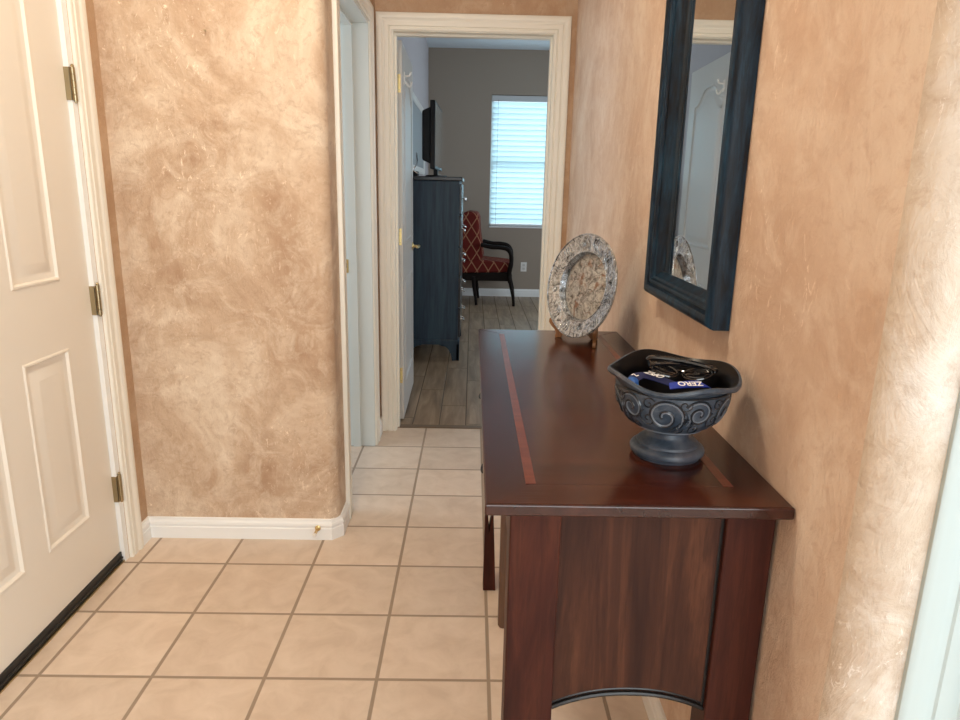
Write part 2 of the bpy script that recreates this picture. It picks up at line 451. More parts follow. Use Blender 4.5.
# ------------------------------------------------------------------ baseboards
BBP = [(0, 0), (0.014, 0), (0.014, 0.045), (0.0115, 0.048), (0.0115, 0.054), (0.014, 0.057), (0.0125, 0.066), (0.008, 0.072), (0.006, 0.080), (0, 0.082)]
def baseboard(name, path, label, m=M_base, sc_=1.0):
    """path travels with the wall on its right; board grows to the left"""
    bm = bmesh.new()
    loops = []
    for d, z in BBP:
        loops.append([bm.verts.new((p.x, p.y, z*sc_)) for p in offset_poly(path, d, False)])
    n = len(path)
    for a, b in zip(loops, loops[1:]):
        for i in range(n-1): bm.faces.new((a[i], a[i+1], b[i+1], b[i]))
    for i in (0, n-1): bm.faces.new([l[i] for l in loops])
    for i in range(n-1): bm.faces.new((loops[-1][i], loops[-1][i+1], loops[0][i+1], loops[0][i]))
    return struct(name, bm, m, label, 'baseboard')
c = 0.030
baseboard('baseboard_left', [(XS, SD0-0.072), (XS, YJ+c), (XS-c, YJ), (XL, YJ), (XL, D1b+0.080)][::1], 'white baseboard wrapping the rounded tan corner wall')
baseboard('baseboard_right', [(XR, 0.85), (XR, YF)], 'white baseboard behind the dark wood console')
baseboard('baseboard_end', [(XR-0.0, YF), (BD1+0.083, YF)], 'short baseboard right of the bedroom doorway')
baseboard('baseboard_nook', [(BD0-0.083, YF), (XS, YF), (XS, SD1+0.073)], 'short baseboard corner left of the bedroom doorway')
baseboard('baseboard_bedroom', [(3.2, YB), (-0.55, YB), (-0.55, YF+DTH)], 'pale baseboard along the taupe bedroom wall', sc_=1.15)
baseboard('baseboard_side', [(-0.63, 3.55), (-2.3, 3.55)], 'baseboard inside the side room')

# ------------------------------------------------------------------ panelled doors
PAN = [(0.0, 0.0), (0.004, 0.0035), (0.009, 0.0035), (0.014, -0.004), (0.022, -0.0065), (0.030, -0.0065), (0.034, -0.005), (0.058, 0.0015), (0.064, 0.0015)]
def rect(u0, u1, v0, v1): return [(u0, v0), (u1, v0), (u1, v1), (u0, v1)]
def arch_top(u0, u1, v0, v1, rise=0.055):
    """rectangle whose top edge is an ogee (cathedral) arch"""
    pts = [(u0, v0), (u1, v0), (u1, v1-rise)]
    n = 18
    for k in range(1, n):
        s = k/n; u = u1+(u0-u1)*s
        w = min(1, max(0, (s-0.08)/0.30)) if s < 0.5 else min(1, max(0, (0.92-s)/0.30))
        w = w*w*(3-2*w)
        pts.append((u, v1-rise+rise*w + 0.010*math.sin(PI*s)))
    pts.append((u0, v1-rise)); return pts
def door_face(bm, U0, U1, V0, V1, panels, f, m=0):
    """front skin with moulded panels let in: plain boards around, rings within"""
    outer = [bm.verts.new(f(u, v, 0)) for u, v in rect(U0, U1, V0, V1)]
    es = [bm.edges.new((outer[i], outer[(i+1) % 4])) for i in range(4)]
    allp = []
    for P in panels:
        vs = [bm.verts.new(f(u, v, 0)) for u, v in P]
        es += [bm.edges.new((vs[i], vs[(i+1) % len(vs)])) for i in range(len(vs))]
        allp.append((P, vs))
    bmesh.ops.triangle_fill(bm, use_beauty=True, use_dissolve=True, edges=es)
    for P, vs in allp:
        prev = vs
        for d, h in PAN[1:]:
            cur = [bm.verts.new(f(p.x, p.y, h)) for p in offset_poly(P, d, True)]
            for i in range(len(P)):
                j = (i+1) % len(P); bm.faces.new((prev[i], prev[j], cur[j], cur[i]))
            prev = cur
        bm.faces.new(prev)
    return outer
def make_door(name, W, Hh, Z0, T, panels, m, label, both=True):
    """slab local frame: u along +X from the hinge, thickness along Y (front face y=0, back y=T)"""
    t = thing(name, label, 'door', kind='structure')
    bm = bmesh.new()
    a = door_face(bm, 0, W, Z0, Hh, panels, lambda u, v, h: (u, -h, v))
    b = door_face(bm, 0, W, Z0, Hh, panels, lambda u, v, h: (u, T+h, v))
    for i in range(4):
        j = (i+1) % 4; bm.faces.new((a[i], a[j], b[j], b[i]))
    link_bm('door_slab', bm, m, t, smooth=True)
    return t

def hinge(parent, p, h=0.09, m=M_obrass, leaf=((0.030, 0.0), )):
    """barrel hinge at p (local to parent): knuckle along z with a leaf either side"""
    bm = bmesh.new()
    for k in range(5):
        z0 = p[2]-h/2+k*h/5
        lathe(bm, [(0, z0+0.0005), (0.0068, z0+0.0005), (0.0068, z0+h/5-0.0005), (0, z0+h/5-0.0005)], 14, (p[0], p[1], 0))
    lathe(bm, [(0, h/2), (0.0045, h/2), (0.006, h/2+0.003), (0.003, h/2+0.008), (0, h/2+0.009)], 14, p)
    lathe(bm, [(0, -h/2-0.006), (0.0045, -h/2-0.004), (0.005, -h/2), (0, -h/2)], 14, p)
    o = link_bm('hinge', bm, m, parent, smooth=True)
    return o

# door_1: cream door, front face towards +X at x = XL-0.012; local +X -> world -Y
u_ = lambda y: 2.205-y
pr_ = (u_(2.052), u_(1.83)); pl_ = (u_(1.722), u_(1.50))
panels = [rect(*pr_, 0.245, 0.815), rect(*pl_, 0.245, 0.815), rect(*pr_, 1.02, 1.88), rect(*pl_, 1.02, 1.88)]
d1 = make_door('door_1', 0.87, 2.04, 0.04, 0.044, panels, M_door, 'cream four-panel door with antique brass hinges and black bottom sweep, at left')
d1.location = (XL-0.016, 2.205, 0); d1.rotation_euler = (0, 0, -PI/2)
# local: x -> world -Y ; local y -> world +X?  (rot -90: (1,0)->(0,-1), (0,1)->(1,0)) so back face is towards +X
for ch in d1.children: ch.location = (0, -0.044, 0)
for z in (1.592, 0.935, 0.276):
    h = hinge(d1, (-0.016, 0.017, z), 0.098)
    bm = bmesh.new(); box(bm, -0.018, 0.003, 0.0145, 0.0175, z-0.047, z+0.047); box(bm, -0.001, 0.003, -0.002, 0.0175, z-0.047, z+0.047)
    for k in (-0.03, 0, 0.03): lathe(bm, [(0, 0.0), (0.003, 0.0)], 8, (-0.006, 0.018, z+k))
    link_bm('hinge_leaf', bm, M_obrass, h, bevel=0.0008)
bm = bmesh.new(); box(bm, 0.002, 0.868, -0.044, 0.006, 0.004, 0.040); box(bm, 0.002, 0.868, 0.006, 0.010, 0.014, 0.022)
link_bm('bottom_sweep', bm, M_black, d1, bevel=0.002)
bm = bmesh.new()
prof = [(0, 0), (0.032, 0), (0.032, 0.006), (0.014, 0.010), (0.011, 0.035), (0.024, 0.045), (0.028, 0.058), (0.022, 0.070), (0, 0.074)]
lathe(bm, prof, 24); bm.transform(Matrix.Translation((0.80, 0.0, 0.95)) @ Matrix.Rotation(-PI/2, 4, 'X'))
link_bm('door_knob', bm, M_obrass, d1, smooth=True)
bm = bmesh.new(); box(bm, XL-DTH, XL-0.004, D1a, D1b, 0.0, 0.006)
struct('trim_8', bm, M_obrass, 'dark metal threshold under the cream door', 'threshold')

# door_2: white two-panel arched door, open 90 degrees into the bedroom, hinged left
W2 = 0.765
panels = [rect(0.12, W2-0.12, 0.20, 0.80), arch_top(0.12, W2-0.12, 1.00, 1.90, 0.075)]
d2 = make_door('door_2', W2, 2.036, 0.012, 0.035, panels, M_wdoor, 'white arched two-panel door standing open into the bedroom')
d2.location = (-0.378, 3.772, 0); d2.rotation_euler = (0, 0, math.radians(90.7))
# local x -> world +Y, local y -> world -X ; visible face y=0 looks towards +X
for z in (1.83, 1.05, 0.272):
    h = hinge(d2, (-0.006, 0.041, z), 0.089, M_brass)
    bm = bmesh.new(); box(bm, -0.0025, 0.0005, 0.006, 0.036, z-0.0445, z+0.0445)
    o = link_bm('hinge_leaf', bm, M_brass, h, bevel=0.0006)
    bm = bmesh.new()
    for k, yy in ((-0.030, 0.014), (0, 0.026), (0.030, 0.014)):
        box(bm, -0.0032, -0.002, yy-0.0025, yy+0.0025, z+k-0.0025, z+k+0.0025)
    link_bm('hinge_screws', bm, M_obrass, h)
for sgn, yy in ((-1, 0.0), (1, 0.035)):
    bm = bmesh.new()
    lathe(bm, [(0, 0), (0.026, 0), (0.026, 0.004), (0.012, 0.008), (0.009, 0.012), (0.009, 0.040), (0, 0.040)], 20)
    bm.transform(Matrix.Translation((W2-0.065, yy, 0.945)) @ Matrix.Rotation(-PI/2*sgn, 4, 'X'))
    y_ = yy+sgn*0.040
    tube(bm, smoothpath([(W2-0.060, y_, 0.945), (W2-0.090, y_+sgn*0.003, 0.947), (W2-0.130, y_+sgn*0.001, 0.944), (W2-0.165, y_-sgn*0.004, 0.946)], 6), [0.010]*6+[0.008]*6+[0.007]*6+[0.006], 10)
    link_bm('door_lever', bm, M_brass, d2, smooth=True)
# robe hook on the door face
bm = bmesh.new()
box(bm, 0.128, 0.152, -0.004, 0.0, 1.845, 1.905)
tube(bm, smoothpath([(0.14, -0.004, 1.885), (0.14, -0.03, 1.89), (0.14, -0.036, 1.908)], 6), [0.005]*12+[0.008], 8)
tube(bm, smoothpath([(0.14, -0.004, 1.86), (0.14, -0.025, 1.835), (0.14, -0.036, 1.840), (0.14, -0.040, 1.858)], 6), [0.005]*18+[0.007], 8)
link_bm('robe_hook', bm, M_white, d2, smooth=True)

# door_3: white fluted casing and door in the return wall right of the viewpoint
M_cool = new_mat('daylight_tinted_white', (0.47, 0.56, 0.57), 0.45)  # white trim colour tinted cyan to imitate the daylight on it
bm = bmesh.new()
sweep(bm, [(1.47, 0), (1.47, 2.05), (0.650, 2.05), (0.650, 0)], [(-d*1.18, hh*0.5) for d, hh in CAS], lambda u, v, h: (u, YE-h, v), closed=False)
struct('trim_9', bm, M_cool, 'white fluted casing with daylight tinted into its colour, at the right edge beside the rounded plaster', 'door trim', smooth=True)
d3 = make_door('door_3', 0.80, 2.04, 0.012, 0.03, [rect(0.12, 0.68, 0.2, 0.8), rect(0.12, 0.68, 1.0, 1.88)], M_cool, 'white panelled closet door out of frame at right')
d3.location = (0.662, YE-0.0305, 0)

# ------------------------------------------------------------------ bedroom window with blind
w = thing('window_1', 'bright white bedroom window frame behind the horizontal blind', 'window', (0, 0, 0), kind='structure')
bm = bmesh.new()
x0, x1, z0, z1 = W1
for b in [(x0, x0+0.03, YB+0.07, YB+0.11, z0, z1), (x1-0.03, x1, YB+0.07, YB+0.11, z0, z1), (x0, x1, YB+0.07, YB+0.11, z0, z0+0.03), (x0, x1, YB+0.07, YB+0.11, z1-0.03, z1),
          (x0, x1, YB+0.075, YB+0.105, 1.60, 1.64)]: box(bm, *b)
link_bm('window_frame', bm, M_sill, w)
bm = bmesh.new(); box(bm, x0-0.0, x1, YB-0.012, YB+0.07, z0-0.018, z0)
link_bm('window_sill', bm, M_sill, w, bevel=0.003)
mg = bpy.data.materials.new('window_pane'); mg.use_nodes = True
nt = mg.node_tree; nt.nodes.remove(nt.nodes['Principled BSDF'])
tr = nt.nodes.new('ShaderNodeBsdfTransparent'); gl = nt.nodes.new('ShaderNodeBsdfGlossy'); mx = nt.nodes.new('ShaderNodeMixShader'); gl.inputs['Roughness'].default_value = 0.02
mx.inputs[0].default_value = 0.06; nt.links.new(tr.outputs[0], mx.inputs[1]); nt.links.new(gl.outputs[0], mx.inputs[2]); nt.links.new(mx.outputs[0], nt.nodes['Material Output'].inputs[0])
bm = bmesh.new(); box(bm, x0+0.03, x1-0.03, YB+0.09, YB+0.094, z0+0.03, z1-0.03); link_bm('pane', bm, mg, w)
def plain_window(name, boxes, pane, label):
    w = thing(name, label, 'window', kind='structure')
    bm = bmesh.new()
    for b in boxes: box(bm, *b)
    link_bm('window_frame', bm, M_sill, w)
    bm = bmesh.new(); box(bm, *pane); link_bm('pane', bm, mg, w)
plain_window('window_2', [(-0.45, -0.40, -2.6, -2.52, 0.45, 2.45), (1.90, 1.95, -2.6, -2.52, 0.45, 2.45), (-0.45, 1.95, -2.6, -2.52, 0.45, 0.5), (-0.45, 1.95, -2.6, -2.52, 2.40, 2.45), (0.73, 0.77, -2.6, -2.52, 0.45, 2.45)],
             (-0.4, 1.9, -2.57, -2.565, 0.5, 2.4), 'wide entry window behind the viewpoint')
plain_window('window_3', [(2.62, 2.70, -1.5, -1.45, 0.45, 2.4), (2.62, 2.70, 0.05, 0.10, 0.45, 2.4), (2.62, 2.70, -1.5, 0.1, 0.45, 0.5), (2.62, 2.70, -1.5, 0.1, 2.35, 2.4)],
             (2.655, 2.66, -1.45, 0.05, 0.5, 2.35), 'entry window out of frame at right')
plain_window('added_window', [(3.22, 3.28, 5.1, 5.15, 0.8, 2.2), (3.22, 3.28, 7.45, 7.5, 0.8, 2.2), (3.22, 3.28, 5.1, 7.5, 0.8, 0.85), (3.22, 3.28, 5.1, 7.5, 2.15, 2.2)],  # added window, never in view, put in to raise the bedroom light
             (3.25, 3.255, 5.15, 7.45, 0.85, 2.15), 'unseen bedroom window added for the light level')

M_slat = bpy.data.materials.new('blind_slat'); M_slat.use_nodes = True
nt = M_slat.node_tree; b = nt.nodes['Principled BSDF']; b.inputs['Base Color'].default_value = (0.86, 0.9, 0.92, 1); b.inputs['Roughness'].default_value = 0.4
trl = nt.nodes.new('ShaderNodeBsdfTranslucent'); trl.inputs[0].default_value = (0.75, 0.88, 0.92, 1)
mx = nt.nodes.new('ShaderNodeMixShader'); mx.inputs[0].default_value = 0.55
nt.links.new(b.outputs[0], mx.inputs[1]); nt.links.new(trl.outputs[0], mx.inputs[2]); nt.links.new(mx.outputs[0], nt.nodes['Material Output'].inputs[0])
bl = thing('window_blind', 'closed white horizontal slat blind glowing in the bedroom window', 'blind', (0.8, YB+0.035, W1[2]))
bm = bmesh.new(); box(bm, -0.595, 0.595, -0.03, 0.028, 1.455, 1.522); link_bm('valance', bm, new_mat('blind_valance', (0.55, 0.58, 0.60), 0.5), bl, bevel=0.003)
bm = bmesh.new()
PZ = 0.0615
for k in range(24):
    zc = 0.066+k*PZ
    if zc > 1.45: break
    tl = math.radians(66); hw = 0.0345
    pts = []
    for q in range(5):
        s = -1+q/2; bow = 0.004*(1-s*s)
        pts.append((s*hw*math.cos(tl)-bow*math.sin(tl), zc+s*hw*math.sin(tl)+bow*math.cos(tl)))
    loop = pts+[(a+0.0012, b-0.0006) for a, b in pts[::-1]]
    prism(bm, loop, lambda u, v, s: (-0.59+1.18*s, -u, v))
link_bm('slats', bm, M_slat, bl, smooth=True)
bm = bmesh.new(); box(bm, -0.59, 0.59, -0.022, 0.022, 0.006, 0.028); link_bm('bottom_rail', bm, M_sill, bl, bevel=0.003)
for x in (-0.52, 0.42):
    bm = bmesh.new(); tube(bm, [(x, -0.031, 0.02), (x, -0.031, 1.47)], 0.0022, 6); link_bm('ladder_cord', bm, new_mat('cord_grey', (0.25, 0.27, 0.27), 0.7), bl)

# wall outlet
t = thing('wall_outlet', 'small white electrical outlet on the taupe wall below the window', 'outlet', (0.648, YB, 0.375))
bm = bmesh.new(); box(bm, -0.037, 0.037, -0.006, 0, -0.058, 0.058); link_bm('cover_plate', bm, M_white, t, bevel=0.003)
for z in (-0.022, 0.022):
    bm = bmesh.new(); box(bm, -0.016, 0.016, -0.008, -0.005, z-0.014, z+0.014); link_bm('socket', bm, new_mat('socket_white', (0.6, 0.6, 0.58), 0.4), t, bevel=0.004)

# ------------------------------------------------------------------ console table
MAH = ((0.022, 0.0060, 0.0045), (0.048, 0.012, 0.008), (0.085, 0.024, 0.013))
M_mah = wood('mahogany_upright', *MAH, rough=0.45, coat=0.0); M_mah.node_tree.nodes['Principled BSDF'].inputs['Specular IOR Level'].default_value = 0.18
M_panel = wood('mahogany_panel', (0.024, 0.009, 0.007), (0.060, 0.022, 0.013), (0.125, 0.048, 0.024), rough=0.5, coat=0.0, scale=0.8); M_panel.node_tree.nodes['Principled BSDF'].inputs['Specular IOR Level'].default_value = 0.18
M_top = wood('mahogany_top', (0.026, 0.0055, 0.003), (0.050, 0.0115, 0.0055), (0.080, 0.021, 0.009), rough=0.19, coat=0.0, axis='x', coat_rough=0.14, scale=0.6)
M_topb = wood('mahogany_border', (0.024, 0.0065, 0.005), (0.040, 0.011, 0.0075), (0.062, 0.017, 0.010), rough=0.20, coat=0.0, axis='y', coat_rough=0.14, scale=0.6)
M_inlay = wood('inlay_band', (0.10, 0.022, 0.012), (0.14, 0.034, 0.018), (0.19, 0.052, 0.026), rough=0.28, coat=0.0, axis='x', scale=2.5, coat_rough=0.15)
M_darkgap = new_mat('bead_and_gap_shade', (0.008, 0.007, 0.007), 0.30, spec=0.4)
tb = thing('console_table', 'dark mahogany console table with inlaid top against the peach wall', 'console table', (0.256, 1.6, 0))
TX0, TX1, TY0, TY1, TZ = 0.025-0.256, 0.4865-0.256, 0.928-1.6, 2.232-1.6, 0.860
bm = bmesh.new(); box(bm, TX0, TX1, TY0, TY1, TZ-0.019, TZ)
link_bm('tabletop', bm, M_topb, tb, bevel=0.003, seg=3)
bd = 0.074; e = 0.0006
bm = bmesh.new(); box(bm, TX0+bd, TX1-bd, TY0+bd, TY1-bd, TZ-0.002, TZ+e); link_bm('veneer_field', bm, M_top, tb)
# end borders with mitred ends
bm = bmesh.new()
prism(bm, [(TX0+0.004, TY0+0.004), (TX1-0.004, TY0+0.004), (TX1-bd, TY0+bd), (TX0+bd, TY0+bd)], lambda u, v, s: (u, v, TZ-0.002+(0.002+e*0.7)*s)); link_bm('veneer_border', bm, M_top, tb)
bm = bmesh.new()
prism(bm, [(TX0+0.004, TY1-0.004), (TX1-0.004, TY1-0.004), (TX1-bd, TY1-bd), (TX0+bd, TY1-bd)], lambda u, v, s: (u, v, TZ-0.002+(0.002+e*0.7)*s)); link_bm('veneer_border', bm, M_top, tb)
for xa, xb in ((TX0+bd-0.008, TX0+bd+0.008), (TX1-bd-0.008, TX1-bd+0.008)):
    bm = bmesh.new(); box(bm, xa, xb, TY0+bd, TY1-bd, TZ-0.001, TZ+e*1.8); link_bm('inlay_band', bm, M_inlay, tb)
def lx(x): return x-0.256
def ly(y): return y-1.6
LZ = TZ-0.019
def post(x0, x1, y0, y1, name='leg', z0=0.0, m=M_mah):
    bm = bmesh.new(); box(bm, lx(x0), lx(x1), ly(y0), ly(y1), z0, LZ)
    return link_bm(name, bm, m, tb, bevel=0.003)
post(0.066, 0.147, 0.972, 1.035); post(0.405, 0.488-0.006, 0.972, 1.035)
post(0.405, 0.482, 2.145, 2.208)
# far front leg: slotted above, flaring to the foot
bm = bmesh.new()
prism(bm, [(0.056, 0), (0.098, 0), (0.0905, 0.17), (0.086, 0.26), (0.086, LZ), (0.078, LZ), (0.078, 0.27), (0.0725, 0.22), (0.067, 0.27), (0.067, LZ), (0.057, LZ), (0.057, 0.2)],
      lambda u, v, s: (lx(u), ly(2.05+0.05*s), v))
link_bm('leg', bm, M_mah, tb, bevel=0.002)
# swing leg in the middle with rounded foot
bm = bmesh.new()
prism(bm, [(0.099, 0.012), (0.104, 0.003), (0.112, 0.0), (0.124, 0.0), (0.128, 0.006), (0.128, LZ), (0.099, LZ)], lambda u, v, s: (lx(u), ly(1.845+0.03*s), v))
link_bm('swing_leg', bm, wood('honey_edge_wood', (0.07, 0.03, 0.014), (0.12, 0.055, 0.025), (0.17, 0.08, 0.035)), tb, bevel=0.002)
# end panels with arched lower edge and bead
def arch_panel(y0, y1, name='end_panel'):
    xa, xb = lx(0.147), lx(0.405); xc = (xa+xb)/2; hw = (xb-xa)/2
    def zarc(x):
        s = (x-xc)/hw; return 0.461 + 0.029*(1-abs(s)**2.2)
    n = 24
    arc_pts = [(xa+(xb-xa)*k/n, zarc(xa+(xb-xa)*k/n)) for k in range(n+1)]
    bm = bmesh.new(); prism(bm, arc_pts+[(xb-0.0045, LZ), (xa+0.001, LZ)], lambda u, v, s: (u, ly(y0)+(y1-y0)*s, v))
    o = link_bm(name, bm, M_panel, tb)
    bm = bmesh.new(); tube(bm, [(u, ly(y0)-0.001, v+0.002) for u, v in arc_pts], 0.0045, 8); tube(bm, [(u, ly(y0)+0.001, v+0.009) for u, v in arc_pts], 0.0022, 6)
    link_bm('bead', bm, M_darkgap, o, smooth=True)
    bm = bmesh.new(); box(bm, xb-0.0045, xb+0.0005, ly(y0)-0.0015, ly(y1), 0.46, LZ); link_bm('gap_shade', bm, M_darkgap, o)  # last box: black strip painted in for the shaded gap beside the panel
arch_panel(0.984, 1.002)
# front and back aprons with drawers
bm = bmesh.new(); box(bm, lx(0.098), lx(0.118), ly(1.035), ly(2.10), 0.715, LZ); link_bm('front_apron', bm, M_mah, tb)
bm = bmesh.new(); box(bm, lx(0.455), lx(0.475), ly(1.035), ly(2.145), 0.715, LZ); link_bm('back_apron', bm, M_mah, tb)
bm = bmesh.new(); box(bm, lx(0.118), lx(0.455), ly(2.15), ly(2.17), 0.715, LZ); link_bm('end_apron', bm, M_mah, tb)
for k in range(2):
    ya, yb = 1.045+k*0.50, 1.535+k*0.50
    bm = bmesh.new(); box(bm, lx(0.070), lx(0.098), ly(ya), ly(yb), 0.722, LZ-0.004)
    dr = link_bm('drawer', bm, M_mah, tb, bevel=0.003)
    yc = (ya+yb)/2
    bm = bmesh.new()
    pts = smoothpath([(lx(0.070), ly(yc-0.035), 0.775), (lx(0.045), ly(yc-0.034), 0.770), (lx(0.030), ly(yc-0.015), 0.762), (lx(0.030), ly(yc+0.015), 0.762), (lx(0.045), ly(yc+0.034), 0.770), (lx(0.070), ly(yc+0.035), 0.775)], 6)
    tube(bm, pts, 0.004, 8); link_bm('drawer_pull', bm, M_blackpl, dr, smooth=True)

# ------------------------------------------------------------------ footed bowl
m = new_mat('blue_grey_resin', (0.12, 0.15, 0.18), 0.42); t = NT(m); v = t.coord()
n1 = t.noise(v, 28, 6, 0.65, 0.5); n2 = t.noise(v, 9, 3, 0.5)
cc = t.ramp(n1, [(0.3, (0.016, 0.027, 0.045)), (0.5, (0.042, 0.062, 0.090)), (0.72, (0.11, 0.132, 0.158))])
cc = t.mix(t.ramp(n2, [(0.5, (0, 0, 0)), (0.75, (0.5, 0.5, 0.5))]), cc, (0.11, 0.085, 0.088)); t.base(cc); t.bump(n1, 0.3, 0.002)
M_bowl = m
M_bowl_dk = new_mat('dark_glaze', (0.012, 0.016, 0.022), 0.3, coat=0.3)
M_bowl_in = new_mat('bowl_inside_black', (0.003, 0.003, 0.004), 0.30, coat=0.0, spec=0.2)
M_bowl_hi = new_mat('worn_relief', (0.15, 0.175, 0.21), 0.4)
BW = thing('footed_bowl', 'blue-grey footed bowl with wavy rim and carved scrollwork on the console', 'bowl', (0.351, 1.140, 0.8610))
def bowl_r(z):
    pts = [(0.050, 0.040), (0.056, 0.056), (0.066, 0.0725), (0.080, 0.0845), (0.096, 0.0920), (0.108, 0.0948), (0.118, 0.0960), (0.134, 0.0962)]
    for (a, ra), (b_, rb) in zip(pts, pts[1:]):
        if z <= b_: return ra+(rb-ra)*max(0, (z-a)/(b_-a))
    return pts[-1][1]
prof_foot = [(0, 0.0), (0.057, 0.0), (0.0585, 0.005), (0.0635, 0.008), (0.0645, 0.014), (0.0625, 0.018), (0.057, 0.0215), (0.0535, 0.0225), (0.053, 0.0265), (0.048, 0.031), (0.039, 0.0345), (0.0355, 0.039), (0.0350, 0.046), (0.039, 0.0485), (0.0405, 0.0505), (0.041, 0.053)]
bm = bmesh.new(); lathe(bm, prof_foot, 64)
link_bm('foot', bm, M_bowl, BW, smooth=True)
def rimz(a): return 0.0055*math.sin(4*a+0.55) + 0.008*math.sin(a)
def wavy_lathe(bm, prof, seg, mi):
    """prof: (r, z, wave weight)"""
    rings = []
    for r, z, w_ in prof:
        if r < 1e-6: rings.append([bm.verts.new((0, 0, z))]); continue
        rings.append([bm.verts.new(((r*(1+0.018*w_*math.cos(4*2*PI*k/seg+0.5)))*math.cos(2*PI*k/seg), (r*(1+0.018*w_*math.cos(4*2*PI*k/seg+0.5)))*math.sin(2*PI*k/seg), z+w_*rimz(2*PI*k/seg))) for k in range(seg)])
    for i, (a, b) in enumerate(zip(rings, rings[1:])):
        for k in range(seg):
            k2 = (k+1) % seg
            if len(b) == 1: f = bm.faces.new((a[k], a[k2], b[0]))
            elif len(a) == 1: f = bm.faces.new((a[0], b[k2], b[k]))
            else: f = bm.faces.new((a[k], a[k2], b[k2], b[k]))
            f.material_index = mi(i)
P1 = [(0.0, 0.0525, 0), (0.041, 0.0525, 0), (0.056, 0.060, 0), (0.066+0.013, 0.0665+0.0, 0)]
outp = [(bowl_r(z), z, 0) for z in (0.052, 0.058, 0.064, 0.072, 0.080, 0.090, 0.100, 0.110, 0.118)]
outp = [(0, 0.051, 0)] + outp + [(0.0960, 0.1295, 0.1), (0.0938, 0.1315, 0.15), (0.0960, 0.1335, 0.25), (0.0985, 0.138, 0.6), (0.1050, 0.1425, 0.85), (0.1095, 0.1445, 1), (0.1110, 0.148, 1), (0.1095, 0.152, 1), (0.1055, 0.1525, 1), (0.1015, 0.149, 0.9)]
nout = len(outp)-2
inn = [(0.095, 0.143, 0.6), (0.091, 0.132, 0.3), (0.089, 0.115, 0), (0.080, 0.092, 0), (0.058, 0.070, 0), (0.030, 0.062, 0), (0, 0.060, 0)]
bm = bmesh.new(); wavy_lathe(bm, outp+inn, 96, lambda i: 1 if i >= nout else (2 if i in (10,) else 0))
# scrollwork raised on the bowl wall: grooves dark, ridges worn
def onbowl(a, z, lift=0.0):
    r = bowl_r(z)+lift; return (r*math.cos(a), r*math.sin(a), z)
def scroll(a0, z0, R0, turns, dirn, start, th=0.0011, mi=2, lift=0.0004, ev=1.0):
    pts = []
    n = int(26*turns)
    for k in range(n+1):
        s = k/n; th_ = start+dirn*2*PI*turns*s; rr = R0*(1-0.86*s)
        z = z0+rr*math.sin(th_)*ev; a = a0+rr*math.cos(th_)/0.092
        pts.append(onbowl(a, min(0.127, max(0.056, z)), lift))
    tube(bm, pts, th, 5, mi)
for k in range(5):
    A = 2*PI*k/5 - 1.95
    scroll(A, 0.095, 0.034, 1.7, 1, -0.6, 0.0018); scroll(A, 0.095, 0.0305, 1.6, 1, -0.6, 0.0017, 3, 0.0)
    scroll(A+0.60, 0.102, 0.026, 1.6, -1, 2.6, 0.0018); scroll(A+0.60, 0.102, 0.0225, 1.5, -1, 2.6, 0.0015, 3, 0.0)
    scroll(A+0.62, 0.072, 0.015, 1.3, 1, 1.0, 0.0013); scroll(A+0.95, 0.088, 0.016, 1.4, 1, 2.0, 0.0013); scroll(A+0.33, 0.118, 0.011, 1.2, -1, 0.3, 0.0012); scroll(A+0.27, 0.070, 0.010, 1.0, -1, 0.4)
    scroll(A+0.97, 0.115, 0.011, 1.2, 1, 0.5, 0.0012)
    for q in range(4):
        a2 = A+0.30+q*0.05; tube(bm, smoothpath([onbowl(a2, 0.112-q*0.004, 0.0004), onbowl(a2+0.05, 0.100-q*0.004, 0.0006), onbowl(a2+0.02, 0.088-q*0.004, 0.0004)], 5), [0.0006]*5+[0.0017]*2+[0.0006]*4, 5, 2 if q % 2 else 3)
        aa = A+0.10+q*0.06; pts = smoothpath([onbowl(aa, 0.066+q*0.006, 0.0004), onbowl(aa+0.10, 0.078+q*0.005, 0.0004), onbowl(aa+0.24, 0.080+q*0.004, 0.0004)], 5)
        tube(bm, pts, 0.0010, 5, 2)
tube(bm, [onbowl(2*PI*k/72, 0.1285, 0.0002) for k in range(73)], 0.0012, 6, 2, cap=False)
tube(bm, [onbowl(2*PI*k/72, 0.0565, 0.0004) for k in range(73)], 0.0012, 6, 3, cap=False)
link_bm('bowl_body', bm, [M_bowl, M_bowl_in, M_bowl_dk, M_bowl_hi], BW, smooth=True)

